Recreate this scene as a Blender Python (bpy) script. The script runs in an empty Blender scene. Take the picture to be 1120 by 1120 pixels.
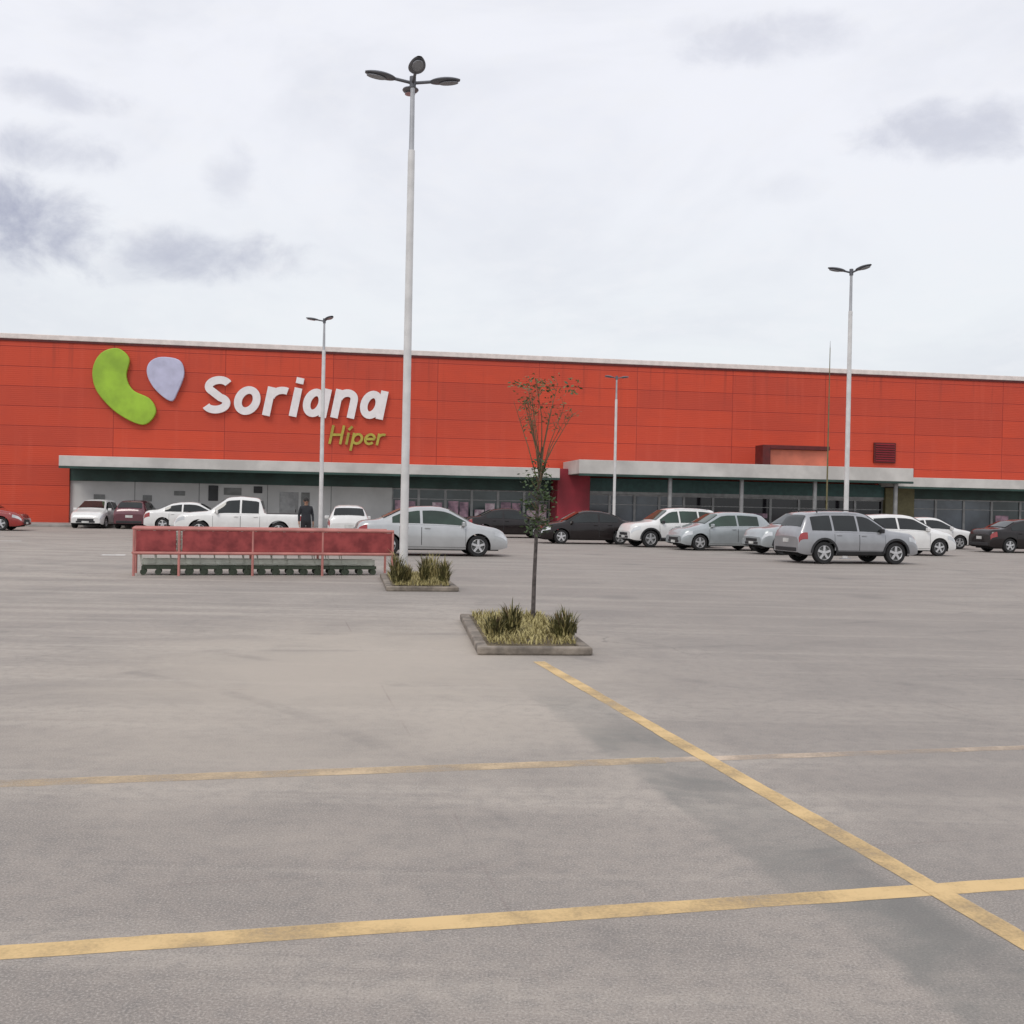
import bpy, math, random
from mathutils import Vector, Matrix
random.seed(7)
C = bpy.context.scene.collection
sin, cos, PI = math.sin, math.cos, math.pi
rad = math.radians

# ------------------------------------------------------------------ mesh helper
class MB:
    def __init__(s): s.v, s.f, s.m = [], [], []
    def add(s, vs, fs, mi=0):
        o = len(s.v); s.v += [tuple(v) for v in vs]
        s.f += [tuple(i + o for i in f) for f in fs]; s.m += [mi] * len(fs); return s
    def box(s, c, d, rz=0, mi=0, rx=0, ry=0, taper=1.0):
        M = Matrix.Translation(c) @ Matrix.Rotation(rz, 4, 'Z') @ Matrix.Rotation(ry, 4, 'Y') @ Matrix.Rotation(rx, 4, 'X')
        vs = []
        for z in (-.5, .5):
            k = taper if z > 0 else 1
            for x, y in ((-.5, -.5), (.5, -.5), (.5, .5), (-.5, .5)): vs.append(M @ Vector((x * d[0] * k, y * d[1] * k, z * d[2])))
        return s.add(vs, [(0, 3, 2, 1), (4, 5, 6, 7), (0, 1, 5, 4), (1, 2, 6, 5), (2, 3, 7, 6), (3, 0, 4, 7)], mi)
    def tube(s, pts, rs, n=8, mi=0, cap=True):
        pts = [Vector(p) for p in pts]
        if not isinstance(rs, (list, tuple)): rs = [rs] * len(pts)
        vs = []
        for i, p in enumerate(pts):
            t = (pts[min(i + 1, len(pts) - 1)] - pts[max(i - 1, 0)]).normalized()
            a = Vector((0, 0, 1)) if abs(t.z) < .9 else Vector((1, 0, 0))
            u = t.cross(a).normalized(); w = t.cross(u).normalized()
            for k in range(n):
                q = 2 * PI * k / n; vs.append(p + (u * cos(q) + w * sin(q)) * rs[i])
        fs = [(i * n + k, i * n + (k + 1) % n, (i + 1) * n + (k + 1) % n, (i + 1) * n + k) for i in range(len(pts) - 1) for k in range(n)]
        if cap: fs += [tuple(range(n - 1, -1, -1)), tuple((len(pts) - 1) * n + k for k in range(n))]
        return s.add(vs, fs, mi)
    def lathe_y(s, c, prof, n=24, mi=0, sgn=1):       # prof: (y, r) about the y axis
        c = Vector(c); vs = []
        for y, r in prof:
            for k in range(n):
                q = 2 * PI * k / n; vs.append(c + Vector((r * cos(q), y * sgn, r * sin(q))))
        fs = [(i * n + k, i * n + (k + 1) % n, (i + 1) * n + (k + 1) % n, (i + 1) * n + k) for i in range(len(prof) - 1) for k in range(n)]
        return s.add(vs, fs, mi)
    def grid(s, P, mi=0):
        ny = len(P[0]); vs = [p for r in P for p in r]
        return s.add(vs, [(i * ny + j, (i + 1) * ny + j, (i + 1) * ny + j + 1, i * ny + j + 1) for i in range(len(P) - 1) for j in range(ny - 1)], mi)
    def prism(s, poly, axis_fn, d0, d1, mi=0):          # 2D polygon between two depths
        n = len(poly)
        vs = [axis_fn(a, b, d0) for a, b in poly] + [axis_fn(a, b, d1) for a, b in poly]
        fs = [tuple(range(n)), tuple(range(2 * n - 1, n - 1, -1))] + [(i, i + n, (i + 1) % n + n, (i + 1) % n) for i in range(n)]
        return s.add(vs, fs, mi)
    def build(s, name, mats, parent=None, smooth=None, bevel=0):
        me = bpy.data.meshes.new(name); me.from_pydata(s.v, [], s.f)
        if not isinstance(mats, (list, tuple)): mats = [mats]
        for m in mats: me.materials.append(m)
        me.polygons.foreach_set('material_index', s.m)
        me.update()
        if smooth:
            me.polygons.foreach_set('use_smooth', [True] * len(me.polygons)); me.set_sharp_from_angle(angle=rad(smooth))
        o = bpy.data.objects.new(name, me); C.objects.link(o)
        if parent: o.parent = parent
        if bevel:
            b = o.modifiers.new('bevel', 'BEVEL'); b.width = bevel; b.segments = 2; b.limit_method = 'ANGLE'
        return o

def tag(o, label=None, cat=None, group=None, kind=None):
    if label: o['label'] = label
    if cat: o['category'] = cat
    if group: o['group'] = group
    if kind: o['kind'] = kind
    return o
def empty(name, loc, rz=0, label=None, cat=None, group=None):
    o = bpy.data.objects.new(name, None); C.objects.link(o); o.location = loc; o.rotation_euler = (0, 0, rz)
    o.empty_display_size = .2
    return tag(o, label, cat, group)
def copy_tree(o, parent=None):
    c = o.copy(); C.objects.link(c)
    if parent: c.parent = parent
    for ch in list(o.children): copy_tree(ch, c)
    return c

# ------------------------------------------------------------------ materials
def nodes(name):
    m = bpy.data.materials.new(name); m.use_nodes = True
    return m, m.node_tree, m.node_tree.nodes['Principled BSDF']
def math_n(t, op, a, b=None, c=None, clamp=False):
    n = t.nodes.new('ShaderNodeMath'); n.operation = op; n.use_clamp = clamp
    for i, v in enumerate((a, b, c)):
        if v is None: continue
        if isinstance(v, (int, float)): n.inputs[i].default_value = v
        else: t.links.new(v, n.inputs[i])
    return n.outputs[0]
def mixc(t, fac, a, b, mode='MIX'):
    n = t.nodes.new('ShaderNodeMix'); n.data_type = 'RGBA'; n.blend_type = mode
    for i, v in ((0, fac), (6, a), (7, b)):
        if isinstance(v, (int, float)): n.inputs[i].default_value = v
        elif isinstance(v, tuple): n.inputs[i].default_value = (*v[:3], 1)
        else: t.links.new(v, n.inputs[i])
    return n.outputs[2]
def noise(t, scale, detail=4, vec=None, rough=.55, dist=0):
    n = t.nodes.new('ShaderNodeTexNoise'); n.inputs['Scale'].default_value = scale
    n.inputs['Detail'].default_value = detail; n.inputs['Roughness'].default_value = rough; n.inputs['Distortion'].default_value = dist
    if vec is not None: t.links.new(vec, n.inputs['Vector'])
    return n.outputs['Fac']
def ramp(t, v, a, b):
    n = t.nodes.new('ShaderNodeMapRange'); t.links.new(v, n.inputs[0]); n.interpolation_type = 'SMOOTHSTEP'
    n.inputs[1].default_value = a; n.inputs[2].default_value = b; return n.outputs[0]
def objco(t): return t.nodes.new('ShaderNodeTexCoord').outputs['Object']
def mapping(t, vec, scale=(1, 1, 1), rot=(0, 0, 0), loc=(0, 0, 0)):
    n = t.nodes.new('ShaderNodeMapping'); t.links.new(vec, n.inputs[0])
    n.inputs['Scale'].default_value = scale; n.inputs['Rotation'].default_value = rot; n.inputs['Location'].default_value = loc
    return n.outputs[0]
def bump(t, b, h, strength, dist=.02):
    n = t.nodes.new('ShaderNodeBump'); n.inputs['Strength'].default_value = strength; n.inputs['Distance'].default_value = dist
    t.links.new(h, n.inputs['Height']); t.links.new(n.outputs[0], b.inputs['Normal'])
def mat(name, col, rough=.5, metal=0, var=.12, scale=3., coat=0, spec=None, col2=None, bmp=0):
    m, t, b = nodes(name)
    co = objco(t); f = noise(t, scale, 5, co)
    c2 = col2 or tuple(max(0, c * (1 - 2 * var)) for c in col)
    c1 = col if col2 else tuple(min(1, c * (1 + var)) for c in col)
    t.links.new(mixc(t, ramp(t, f, .3, .7), c2, c1), b.inputs['Base Color'])
    b.inputs['Roughness'].default_value = rough; b.inputs['Metallic'].default_value = metal
    b.inputs['Coat Weight'].default_value = coat; b.inputs['Coat Roughness'].default_value = .06
    if spec is not None: b.inputs['Specular IOR Level'].default_value = spec
    if bmp: bump(t, b, noise(t, scale * 6, 4, co), bmp)
    return m

ROW = rad(13.2)            # the parking row runs this far left of straight ahead
LINE = rad(12.6)           # stall lines rise this much to the right

def ground_material():
    m, t, b = nodes('worn_concrete')
    co = objco(t)
    big = noise(t, .11, 4, co, .6); mid = noise(t, .7, 5, co, .6, .4); fine = noise(t, 9, 6, co, .7); grit = noise(t, 95, 4, co, .75)
    streak = noise(t, 1.0, 5, mapping(t, co, (.10, 1.5, 1), (0, 0, -LINE)), .65, .3)
    c = mixc(t, ramp(t, big, .35, .65), (.305, .268, .240), (.385, .343, .304))
    c = mixc(t, math_n(t, 'MULTIPLY', ramp(t, mid, .38, .66), .65), c, (.245, .220, .200))
    c = mixc(t, math_n(t, 'MULTIPLY', ramp(t, streak, .45, .66), .65), c, (.46, .408, .355))
    c = mixc(t, math_n(t, 'MULTIPLY', ramp(t, fine, .40, .70), .45), c, (.195, .183, .174))
    c = mixc(t, math_n(t, 'MULTIPLY', ramp(t, grit, .50, .64), .55), c, (.52, .475, .43))
    c = mixc(t, math_n(t, 'MULTIPLY', math_n(t, 'SUBTRACT', 1, ramp(t, grit, .34, .47)), .55), c, (.12, .12, .115))
    # coordinate across the parking row
    sp = t.nodes.new('ShaderNodeSeparateXYZ'); t.links.new(mapping(t, co, (1, 1, 1), (0, 0, -ROW), (0, 0, 0)), sp.inputs[0])
    # mapping rotates: row axis becomes y
    wob = math_n(t, 'MULTIPLY', math_n(t, 'SUBTRACT', mid, .5), .5)
    v = math_n(t, 'SUBTRACT', math_n(t, 'ADD', sp.outputs[0], wob), 2.90)
    band = math_n(t, 'MULTIPLY', ramp(t, v, -.72, -.60), math_n(t, 'SUBTRACT', 1, ramp(t, v, -.16, .0)))
    blot = ramp(t, noise(t, 1.1, 4, co, .6, .6), .42, .62)
    near = math_n(t, 'SUBTRACT', 1, ramp(t, sp.outputs[1], 7.5, 10.5))
    c = mixc(t, math_n(t, 'MULTIPLY', math_n(t, 'MULTIPLY', band, near), math_n(t, 'ADD', math_n(t, 'MULTIPLY', blot, .42), .28)), c, (.170, .172, .162))
    right = ramp(t, v, -.1, .8)
    c = mixc(t, math_n(t, 'MULTIPLY', right, .34), c, (.248, .224, .208))
    # pale washed patch beside the planting
    d = t.nodes.new('ShaderNodeVectorMath'); d.operation = 'DISTANCE'
    t.links.new(mapping(t, co, (.38, .24, 1)), d.inputs[0]); d.inputs[1].default_value = (-1.6 * .38, 10.4 * .24, 0)
    pf = math_n(t, 'SUBTRACT', 1, ramp(t, math_n(t, 'ADD', d.outputs['Value'], math_n(t, 'ADD', math_n(t, 'MULTIPLY', wob, 2.2), math_n(t, 'MULTIPLY', math_n(t, 'SUBTRACT', streak, .5), 1.2))), .1, 1.5))
    c = mixc(t, math_n(t, 'MULTIPLY', pf, .7), c, (.46, .405, .345))
    # oil stains
    vo = t.nodes.new('ShaderNodeTexVoronoi'); vo.inputs['Scale'].default_value = .38; t.links.new(mapping(t, co, (1, .8, 1)), vo.inputs['Vector'])
    st = math_n(t, 'SUBTRACT', 1, ramp(t, math_n(t, 'ADD', vo.outputs['Distance'], math_n(t, 'MULTIPLY', math_n(t, 'SUBTRACT', fine, .5), .35)), .03, .22))
    c = mixc(t, math_n(t, 'MULTIPLY', st, .35), c, (.14, .135, .13))
    # saw-cut joints of the slab, and sweeping tyre marks
    sj = t.nodes.new('ShaderNodeSeparateXYZ'); t.links.new(mapping(t, co, (1, 1, 1), (0, 0, -LINE)), sj.inputs[0])
    for ax, per, off in ((0, 4.7, 1.4), (1, 4.74, .95)):
        q = math_n(t, 'ABSOLUTE', math_n(t, 'SUBTRACT', math_n(t, 'MODULO', math_n(t, 'ADD', sj.outputs[ax], 470 * 2 + off), per), per / 2))
        c = mixc(t, math_n(t, 'MULTIPLY', math_n(t, 'SUBTRACT', 1, ramp(t, q, .004, .012)), math_n(t, 'MULTIPLY', ramp(t, mid, .45, .75), .45)), c, (.17, .12, .115))
    for cx, cy, rr in ((-9.0, 2.0, 9.6), (-9.1, 2.0, 11.05), (9.0, 16.5, 8.2), (9.0, 16.4, 9.6), (-4, 30, 17), (-4, 30, 18.5)):
        dd = t.nodes.new('ShaderNodeVectorMath'); dd.operation = 'DISTANCE'; t.links.new(co, dd.inputs[0]); dd.inputs[1].default_value = (cx, cy, 0)
        q = math_n(t, 'ABSOLUTE', math_n(t, 'SUBTRACT', dd.outputs['Value'], rr))
        c = mixc(t, math_n(t, 'MULTIPLY', math_n(t, 'MULTIPLY', math_n(t, 'SUBTRACT', 1, ramp(t, q, .04, .12)), ramp(t, mid, .45, .7)), .30), c, (.15, .14, .135))
    # hairline cracks
    vc = t.nodes.new('ShaderNodeTexVoronoi'); vc.feature = 'DISTANCE_TO_EDGE'; vc.inputs['Scale'].default_value = .34
    va = t.nodes.new('ShaderNodeVectorMath'); va.operation = 'ADD'; t.links.new(co, va.inputs[0])
    nn = t.nodes.new('ShaderNodeTexNoise'); nn.inputs['Scale'].default_value = 1.4; nn.inputs['Detail'].default_value = 4; t.links.new(co, nn.inputs['Vector'])
    t.links.new(nn.outputs['Color'], va.inputs[1]); t.links.new(va.outputs[0], vc.inputs['Vector'])
    ck = math_n(t, 'SUBTRACT', 1, ramp(t, vc.outputs['Distance'], .0, .008))
    ck = math_n(t, 'MULTIPLY', ck, ramp(t, big, .5, .62))
    c = mixc(t, math_n(t, 'MULTIPLY', ck, .4), c, (.10, .097, .093))
    t.links.new(c, b.inputs['Base Color']); b.inputs['Roughness'].default_value = .85; b.inputs['Specular IOR Level'].default_value = .3
    bump(t, b, math_n(t, 'ADD', math_n(t, 'MULTIPLY', grit, .6), math_n(t, 'MULTIPLY', fine, .8)), .35, .01)
    return m

def worn_paint(name, col, lo, hi):
    m, t, b = nodes(name); co = objco(t)
    n1 = noise(t, 1.6, 7, co, .62); n2 = noise(t, 60, 3, co, .6)
    a = ramp(t, math_n(t, 'ADD', math_n(t, 'MULTIPLY', n1, .82), math_n(t, 'MULTIPLY', n2, .18)), lo, hi)
    t.links.new(mixc(t, n1, tuple(c * .86 for c in col), tuple(min(1, c * 1.12) for c in col)), b.inputs['Base Color'])
    b.inputs['Roughness'].default_value = .75
    t.links.new(a, b.inputs['Alpha'])
    return m

def panel_red():
    m, t, b = nodes('red_panel_cladding'); co = objco(t)
    n = t.nodes.new('ShaderNodeTexBrick'); n.offset = 0; n.inputs['Scale'].default_value = 1
    n.inputs['Brick Width'].default_value = 6.2; n.inputs['Row Height'].default_value = 1.12; n.inputs['Mortar Size'].default_value = .022
    n.inputs['Mortar Smooth'].default_value = .3; n.inputs['Bias'].default_value = 0
    n.inputs['Color1'].default_value = (.60, .072, .032, 1); n.inputs['Color2'].default_value = (.50, .064, .034, 1); n.inputs['Mortar'].default_value = (.30, .028, .018, 1)
    sw = t.nodes.new('ShaderNodeSeparateXYZ'); cb = t.nodes.new('ShaderNodeCombineXYZ')
    t.links.new(co, sw.inputs[0]); t.links.new(sw.outputs[0], cb.inputs[0]); t.links.new(sw.outputs[2], cb.inputs[1])
    t.links.new(cb.outputs[0], n.inputs['Vector'])
    c = mixc(t, math_n(t, 'MULTIPLY', ramp(t, noise(t, .35, 5, mapping(t, co, (1, 1, 2.2))), .4, .7), .35), n.outputs['Color'], (.43, .058, .036))
    c = mixc(t, math_n(t, 'MULTIPLY', ramp(t, noise(t, 1.2, 5, mapping(t, co, (1.6, 1, .12))), .5, .75), .18), c, (.64, .125, .075))
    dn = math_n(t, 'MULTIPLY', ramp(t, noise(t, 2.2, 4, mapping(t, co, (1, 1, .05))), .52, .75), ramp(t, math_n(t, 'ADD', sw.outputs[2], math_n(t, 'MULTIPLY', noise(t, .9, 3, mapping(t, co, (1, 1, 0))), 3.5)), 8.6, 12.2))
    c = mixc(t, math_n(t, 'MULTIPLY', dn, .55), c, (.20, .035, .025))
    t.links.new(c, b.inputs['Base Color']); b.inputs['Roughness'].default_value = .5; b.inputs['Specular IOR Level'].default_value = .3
    sv = math_n(t, 'MULTIPLY', math_n(t, 'SINE', math_n(t, 'MULTIPLY', sw.outputs[2], 56)), .25)
    bump(t, b, math_n(t, 'SUBTRACT', sv, n.outputs['Fac']), .4, .02)
    return m

M = dict(
    ground=ground_material(),
    yellow=worn_paint('worn_yellow_paint', (.66, .465, .225), .25, .60),
    yellow_far=worn_paint('faded_yellow_paint', (.58, .44, .28), .30, .66),
    pale_line=worn_paint('almost_worn_away_paint', (.58, .46, .35), .30, .66),
    white_paint=worn_paint('worn_white_paint', (.70, .69, .67), .34, .50),
    red=panel_red(),
    coping=mat('cream_coping_metal', (.74, .66, .62), .45, var=.06),
    fascia=mat('pale_fascia_metal', (.58, .56, .53), .5, var=.10, scale=.6),
    green=mat('dark_green_cladding', (.022, .060, .048), .45, var=.2, scale=.8),
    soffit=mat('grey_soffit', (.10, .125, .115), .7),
    palewall=mat('pale_painted_wall', (.56, .555, .545), .75, var=.07, scale=.5),
    greyplate=mat('grey_plate', (.20, .205, .20), .6),
    darkplate=mat('charcoal_plate', (.035, .035, .038), .6),
    glass=mat('dark_shop_glass', (.050, .068, .070), .06, spec=.6, var=.3, scale=.4),
    blueglass=mat('blue_grey_shop_glass', (.10, .12, .145), .08, spec=.7, var=.3, scale=.4),
    doorglass=mat('black_door_glass', (.014, .012, .017), .06, spec=.5, var=.3, scale=.4),
    frame=mat('grey_aluminium_frame', (.30, .30, .30), .4, .3),
    teal=mat('teal_band', (.035, .105, .098), .4),
    pier=mat('crimson_pier_paint', (.30, .020, .035), .55, var=.15, scale=.7),
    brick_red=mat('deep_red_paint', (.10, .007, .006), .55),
    orange=mat('orange_red_panel', (.62, .17, .10), .5, var=.12, scale=.8),
    mauve=mat('mauve_poster', (.62, .38, .47), .5, col2=(.14, .09, .13), scale=2.4),
    pinkp=mat('pink_poster', (.78, .66, .70), .5, col2=(.34, .18, .25), scale=3),
    olive_col=mat('olive_pillar_paint', (.16, .14, .065), .6),
    lime=mat('lime_sign_plastic', (.32, .52, .035), .35, var=.12, scale=.7),
    lavender=mat('lavender_sign_plastic', (.50, .50, .66), .35, var=.10, scale=.9),
    letter=mat('white_letter_plastic', (.80, .76, .76), .35, var=.03),
    olive=mat('olive_letter_plastic', (.40, .34, .05), .4),
    pole=mat('white_painted_steel', (.66, .65, .64), .4, .1, var=.06),
    pole_top=mat('grey_galvanised_steel', (.44, .445, .46), .45, .5, var=.08),
    lamp=mat('dark_grey_luminaire', (.125, .13, .145), .45, .2),
    lens=mat('luminaire_lens', (.24, .25, .27), .2),
    kerb=mat('planter_kerb_concrete', (.235, .20, .165), .85, var=.25, scale=4, bmp=.4),
    pave=mat('store_pavement_concrete', (.34, .32, .30), .85, var=.12, scale=1.5),
    soil=mat('dry_soil', (.17, .135, .085), .95, var=.3, scale=5, bmp=.6),
    straw=mat('dry_straw_grass', (.44, .38, .17), .8, col2=(.27, .225, .09), scale=9),
    olivegrass=mat('olive_leaf', (.125, .12, .035), .7, col2=(.055, .05, .016), scale=7),
    leaf=mat('sapling_leaf', (.075, .125, .040), .6, col2=(.030, .055, .018), scale=8),
    leaf_dry=mat('bronze_leaf', (.15, .15, .05), .6, col2=(.10, .085, .03), scale=8),
    bark=mat('grey_bark', (.10, .085, .08), .9, var=.25, scale=14, bmp=.4),
    twig=mat('brown_twig', (.16, .11, .06), .85),
    tyre=mat('tyre_rubber', (.018, .018, .019), .85),
    rim=mat('silver_alloy', (.62, .62, .63), .3, .6, var=.04),
    under=mat('underbody_black', (.012, .012, .013), .9),
    trim=mat('black_plastic_trim', (.025, .025, .027), .6),
    carglass=mat('tinted_car_glass', (.014, .018, .018), .05, spec=.55, var=.25, scale=.7),
    greenglass=mat('green_tinted_car_glass', (.030, .056, .040), .05, spec=.55, var=.25, scale=.7),
    headlamp=mat('clear_headlamp', (.62, .64, .66), .12, coat=1),
    tail=mat('red_tail_lamp', (.32, .012, .012), .15, coat=1),
    chrome=mat('chrome_trim', (.62, .62, .62), .15, 1),
    plate=mat('number_plate_white', (.60, .60, .58), .4),
    p_silver=mat('silver_paint', (.46, .47, .475), .30, .35, .03, coat=.8),
    p_white=mat('white_paint', (.74, .735, .72), .30, 0, .03, coat=.8),
    p_grey=mat('grey_paint', (.33, .335, .35), .30, .4, .04, coat=.8),
    p_palegrey=mat('pale_blue_grey_paint', (.38, .41, .42), .30, .3, .04, coat=.8),
    p_black=mat('black_paint', (.014, .010, .010), .25, 0, .1, coat=.35, spec=.3),
    p_maroon=mat('maroon_paint', (.115, .025, .038), .25, .1, .08, coat=1),
    p_red=mat('red_paint', (.30, .018, .016), .25, 0, .08, coat=1),
    cart_red=mat('red_corral_panel', (.36, .060, .058), .6, col2=(.17, .020, .022), scale=3.2),
    cart_pink=mat('sun_faded_red_rail', (.50, .20, .175), .55, var=.12, scale=2),
    steel=mat('zinc_steel', (.42, .43, .42), .4, .5),
    cart_grey=mat('pale_cart_wire', (.54, .57, .50), .45, .2),
    cart_green=mat('dark_green_cart_plastic', (.06, .08, .05), .5),
    skin=mat('skin', (.32, .18, .12), .6), shirt=mat('dark_shirt_cloth', (.028, .030, .036), .9), trouser=mat('dark_trouser_cloth', (.022, .022, .026), .9),
    hair=mat('black_hair', (.012, .010, .009), .7),
)

# ------------------------------------------------------------------ ground and markings
g = MB(); g.add([(-400, -200, 0), (400, -200, 0), (400, 600, 0), (-400, 600, 0)], [(0, 1, 2, 3)])
tag(g.build('parking_ground', M['ground']), kind='structure')

def strip(name, p, a, l0, l1, w, m, z=.0015):
    d = Vector((cos(a), sin(a), 0)); n = Vector((-d.y, d.x, 0)); p = Vector((p[0], p[1], z))
    b = MB(); N = max(2, int((l1 - l0) / .04)); P = []; j0 = j1 = 0.
    for i in range(N + 1):
        q = p + d * (l0 + (l1 - l0) * i / N); j0 = .8 * j0 + random.gauss(0, .0014); j1 = .8 * j1 + random.gauss(0, .0014); P.append([q - n * (w / 2 + j0), q + n * (w / 2 + j1)])
    b.grid(P)
    return tag(b.build(name, m), kind='structure')
ROWDIR = PI / 2 + rad(13.6)
strip('row_line', (2.02, 4.06), ROWDIR, -5.0, 7.25, .125, M['yellow'], .003)
strip('stall_line', (1.60, 4.54), LINE, -5.2, 5.2, .13, M['yellow'])
strip('stall_line', (1.02, 6.87), LINE, -5.2, 0, .16, M['yellow_far'])
strip('stall_line', (1.02, 6.87), LINE, .0, 5.2, .12, M['pale_line'])
strip('painted_mark', (-11.35, 30.0), LINE, -.32, .32, .42, M['white_paint'])
strip('painted_mark', (-19.2, 37.5), LINE, -1.6, 1.6, .2, M['white_paint'])
strip('painted_mark', (-21.6, 41.2), LINE, -1.6, 1.6, .2, M['white_paint'])

# ------------------------------------------------------------------ store building (local x along the facade, -y toward the car park)
store = empty('store_building', (-29.12, 59.46, 0), rad(8.998), 'long red hypermarket building with pale canopies across the back of the car park', 'building')
S0, S1, H = -26, 104, 10.8
def part(name, c, d, m, bev=0, **k):
    return MB().box(c, d, **k).build(name, M[m] if isinstance(m, str) else m, store, bevel=bev)
def span(name, s0, s1, y0, y1, z0, z1, m, bev=0):
    return part(name, ((s0 + s1) / 2, (y0 + y1) / 2, (z0 + z1) / 2), (s1 - s0, y1 - y0, z1 - z0), m, bev)
ZB = 3.25
span('upper_wall', S0, S1, 0, 48, ZB, H - .3, 'red')
span('coping', S0 - .06, S1 + .06, -.10, 48.1, H - .297, H, 'coping', .03)
span('coping_shade_strip', S0 - .03, S1 + .03, -.06, -.003, H - .42, H - .303, 'brick_red')  # shade line under the coping, put in as a dark strip
span('end_wall', S0, 3.85, .002, 48, 0, ZB - .003, 'red')
span('pale_wall', 3.853, 22.2, .25, 1, 0, 2.55, 'palewall')
span('green_band', 3.853, 31.9, .12, 1, 2.553, ZB - .003, 'green')
span('back_wall', 3.853, S1, 1.7, 48, 0, ZB - .003, 'darkplate')
# wall plates on the pale wall
for s, z, w, h, m in ((5.45, 1.62, .62, .34, 'greyplate'), (8.1, 1.62, .5, .36, 'greyplate'), (9.9, 1.95, .62, .26, 'greyplate'), (11.8, 2.0, .55, .9, 'darkplate'), (12.9, 2.12, 1.0, .42, 'greyplate'), (14.35, 2.25, .5, .4, 'darkplate'), (17.1, 1.7, .5, .9, 'greyplate')):
    span('wall_plate', s - w / 2, s + w / 2, .21, .247, z - h / 2, z + h / 2, m, .01)
for s in (7.4, 11.0, 14.9, 18.6):
    span('wall_joint', s - .02, s + .02, .243, .2495, 0, 2.55, 'greyplate')
door = span('service_door', 15.6, 16.7, .225, .248, 0, 2.15, 'frame', .01)
MB().box((16.55, .20, 1.05), (.05, .05, .18)).build('handle', M['darkplate'], door)
# glazed shopfront
def glazing(s0, s1, z0, z1, y, n, gm, posters=()):
    w = (s1 - s0) / n
    for i in range(n):
        a, b_ = s0 + i * w, s0 + (i + 1) * w
        f = MB()
        f.box((a + .04, y, (z0 + z1) / 2), (.08, .12, z1 - z0)); f.box((b_ - .036, y, (z0 + z1) / 2), (.072, .12, z1 - z0))
        f.box(((a + b_) / 2 + .002, y, z1 - .04), (w - .156, .11, .08)); f.box(((a + b_) / 2 + .002, y, z0 + .06), (w - .156, .11, .12))
        f.box(((a + b_) / 2 + .002, y, z0 + (z1 - z0) * .74), (w - .156, .10, .05))
        fo = f.build('shop_window', M['frame'], store)
        MB().box(((a + b_) / 2 + .002, y + .02, (z0 + z1) / 2), (w - .15, .02, z1 - z0 - .1)).build('pane', M[gm], fo)
        for k, (pm, r0, r1, q0, q1) in enumerate(posters):
            if (i + k) % 2 == 0:
                MB().box((a + w * (r0 + r1) / 2, y - .012, z0 + (z1 - z0) * (q0 + q1) / 2), (w * (r1 - r0), .02, (z1 - z0) * (q1 - q0))).build('poster', M[pm], fo)
span('door_base', 22.203, 31.9, .5, 1.2, 0, .12, 'greyplate')
glazing(22.203, 31.9, .12, 2.55, .5, 6, 'glass', (('mauve', .12, .50, .30, .70), ('pinkp', .52, .88, .22, .66), ('mauve', .55, .88, .30, .68), ('pinkp', .12, .48, .10, .5)))
# crimson entrance pier
span('entrance_pier', 31.95, 33.95, -1.6, 1.4, 0, 3.9, 'pier', .03)
# entrance
span('teal_band', 33.953, 53.6, -.35, 1, 2.62, 3.42, 'teal')
span('lintel', 33.953, 53.6, -.30, .9, 2.45, 2.617, 'frame')
glazing(33.953, 40.3, .05, 2.447, -.1, 4, 'blueglass')
glazing(40.3, 53.6, .05, 2.447, -.1, 7, 'doorglass', (('mauve', .1, .9, .46, .58),))
for s in (38.2, 42.6, 47.2, 52.4):
    MB().tube([(s, -3.9, 0), (s, -3.9, 3.43)], .13, 14).build('canopy_column', M['frame'], store, smooth=40)
span('side_pillar', 53.603, 55.6, -.5, 1.2, 0, 3.24, 'olive_col', .02)
span('green_band', 55.603, S1, .12, 1, 2.6, ZB - .003, 'green')
glazing(55.603, 61.6, .12, 2.597, .4, 3, 'blueglass')
span('plinth', 55.603, S1, .3, 1.2, 0, .117, 'greyplate')
glazing(61.6, 74, .12, 2.597, .4, 6, 'glass', (('mauve', .15, .6, .3, .6),))
span('green_wall', 74.003, S1, .3, 1.0, .12, 2.597, 'green')
# canopies
def canopy(s0, s1, dep, z0, z1):
    f = span('canopy', s0, s1, -dep, -.003, z0 + .02, z1, 'fascia', .02)
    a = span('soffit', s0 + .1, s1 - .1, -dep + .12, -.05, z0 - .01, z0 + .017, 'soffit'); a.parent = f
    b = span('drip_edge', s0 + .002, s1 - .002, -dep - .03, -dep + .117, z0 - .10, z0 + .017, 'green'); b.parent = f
canopy(3.9, 31.9, 2.5, 3.28, 3.88)
canopy(32.6, 53.2, 4.5, 3.52, 4.34)
canopy(53.35, S1, 2.5, 3.28, 3.88)
# raised red portal and louvre above the entrance canopy
pf = MB(); pf.box((44.45, -2.5, 4.97), (.5, 1.2, 1.25)); pf.box((46.6, -2.5, 5.48), (3.797, 1.19, .24))
pf.build('portal_frame', M['brick_red'], store, bevel=.02)
span('portal_panel', 44.703, 48.5, -2.8, -2.0, 4.345, 5.357, 'orange', .02)
vt = MB(); vt.box((53.7, -.06, 5.5), (1.5, .14, 1.3)); vo = vt.build('louvre_vent', M['brick_red'], store, bevel=.02)
sl = MB()
for i in range(8): sl.box((53.7, -.16, 4.98 + i * .15), (1.3, .06, .05), rx=.5)
sl.build('slat', M['pier'], vo)
# pavement along the store front
pv = MB()
pv.box((38, -2.0, .07), (120, 4.0, .14))
po = pv.build('store_pavement', M['pave'], bevel=.02); po.location = store.location; po.rotation_euler = store.rotation_euler; tag(po, kind='structure')

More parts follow.
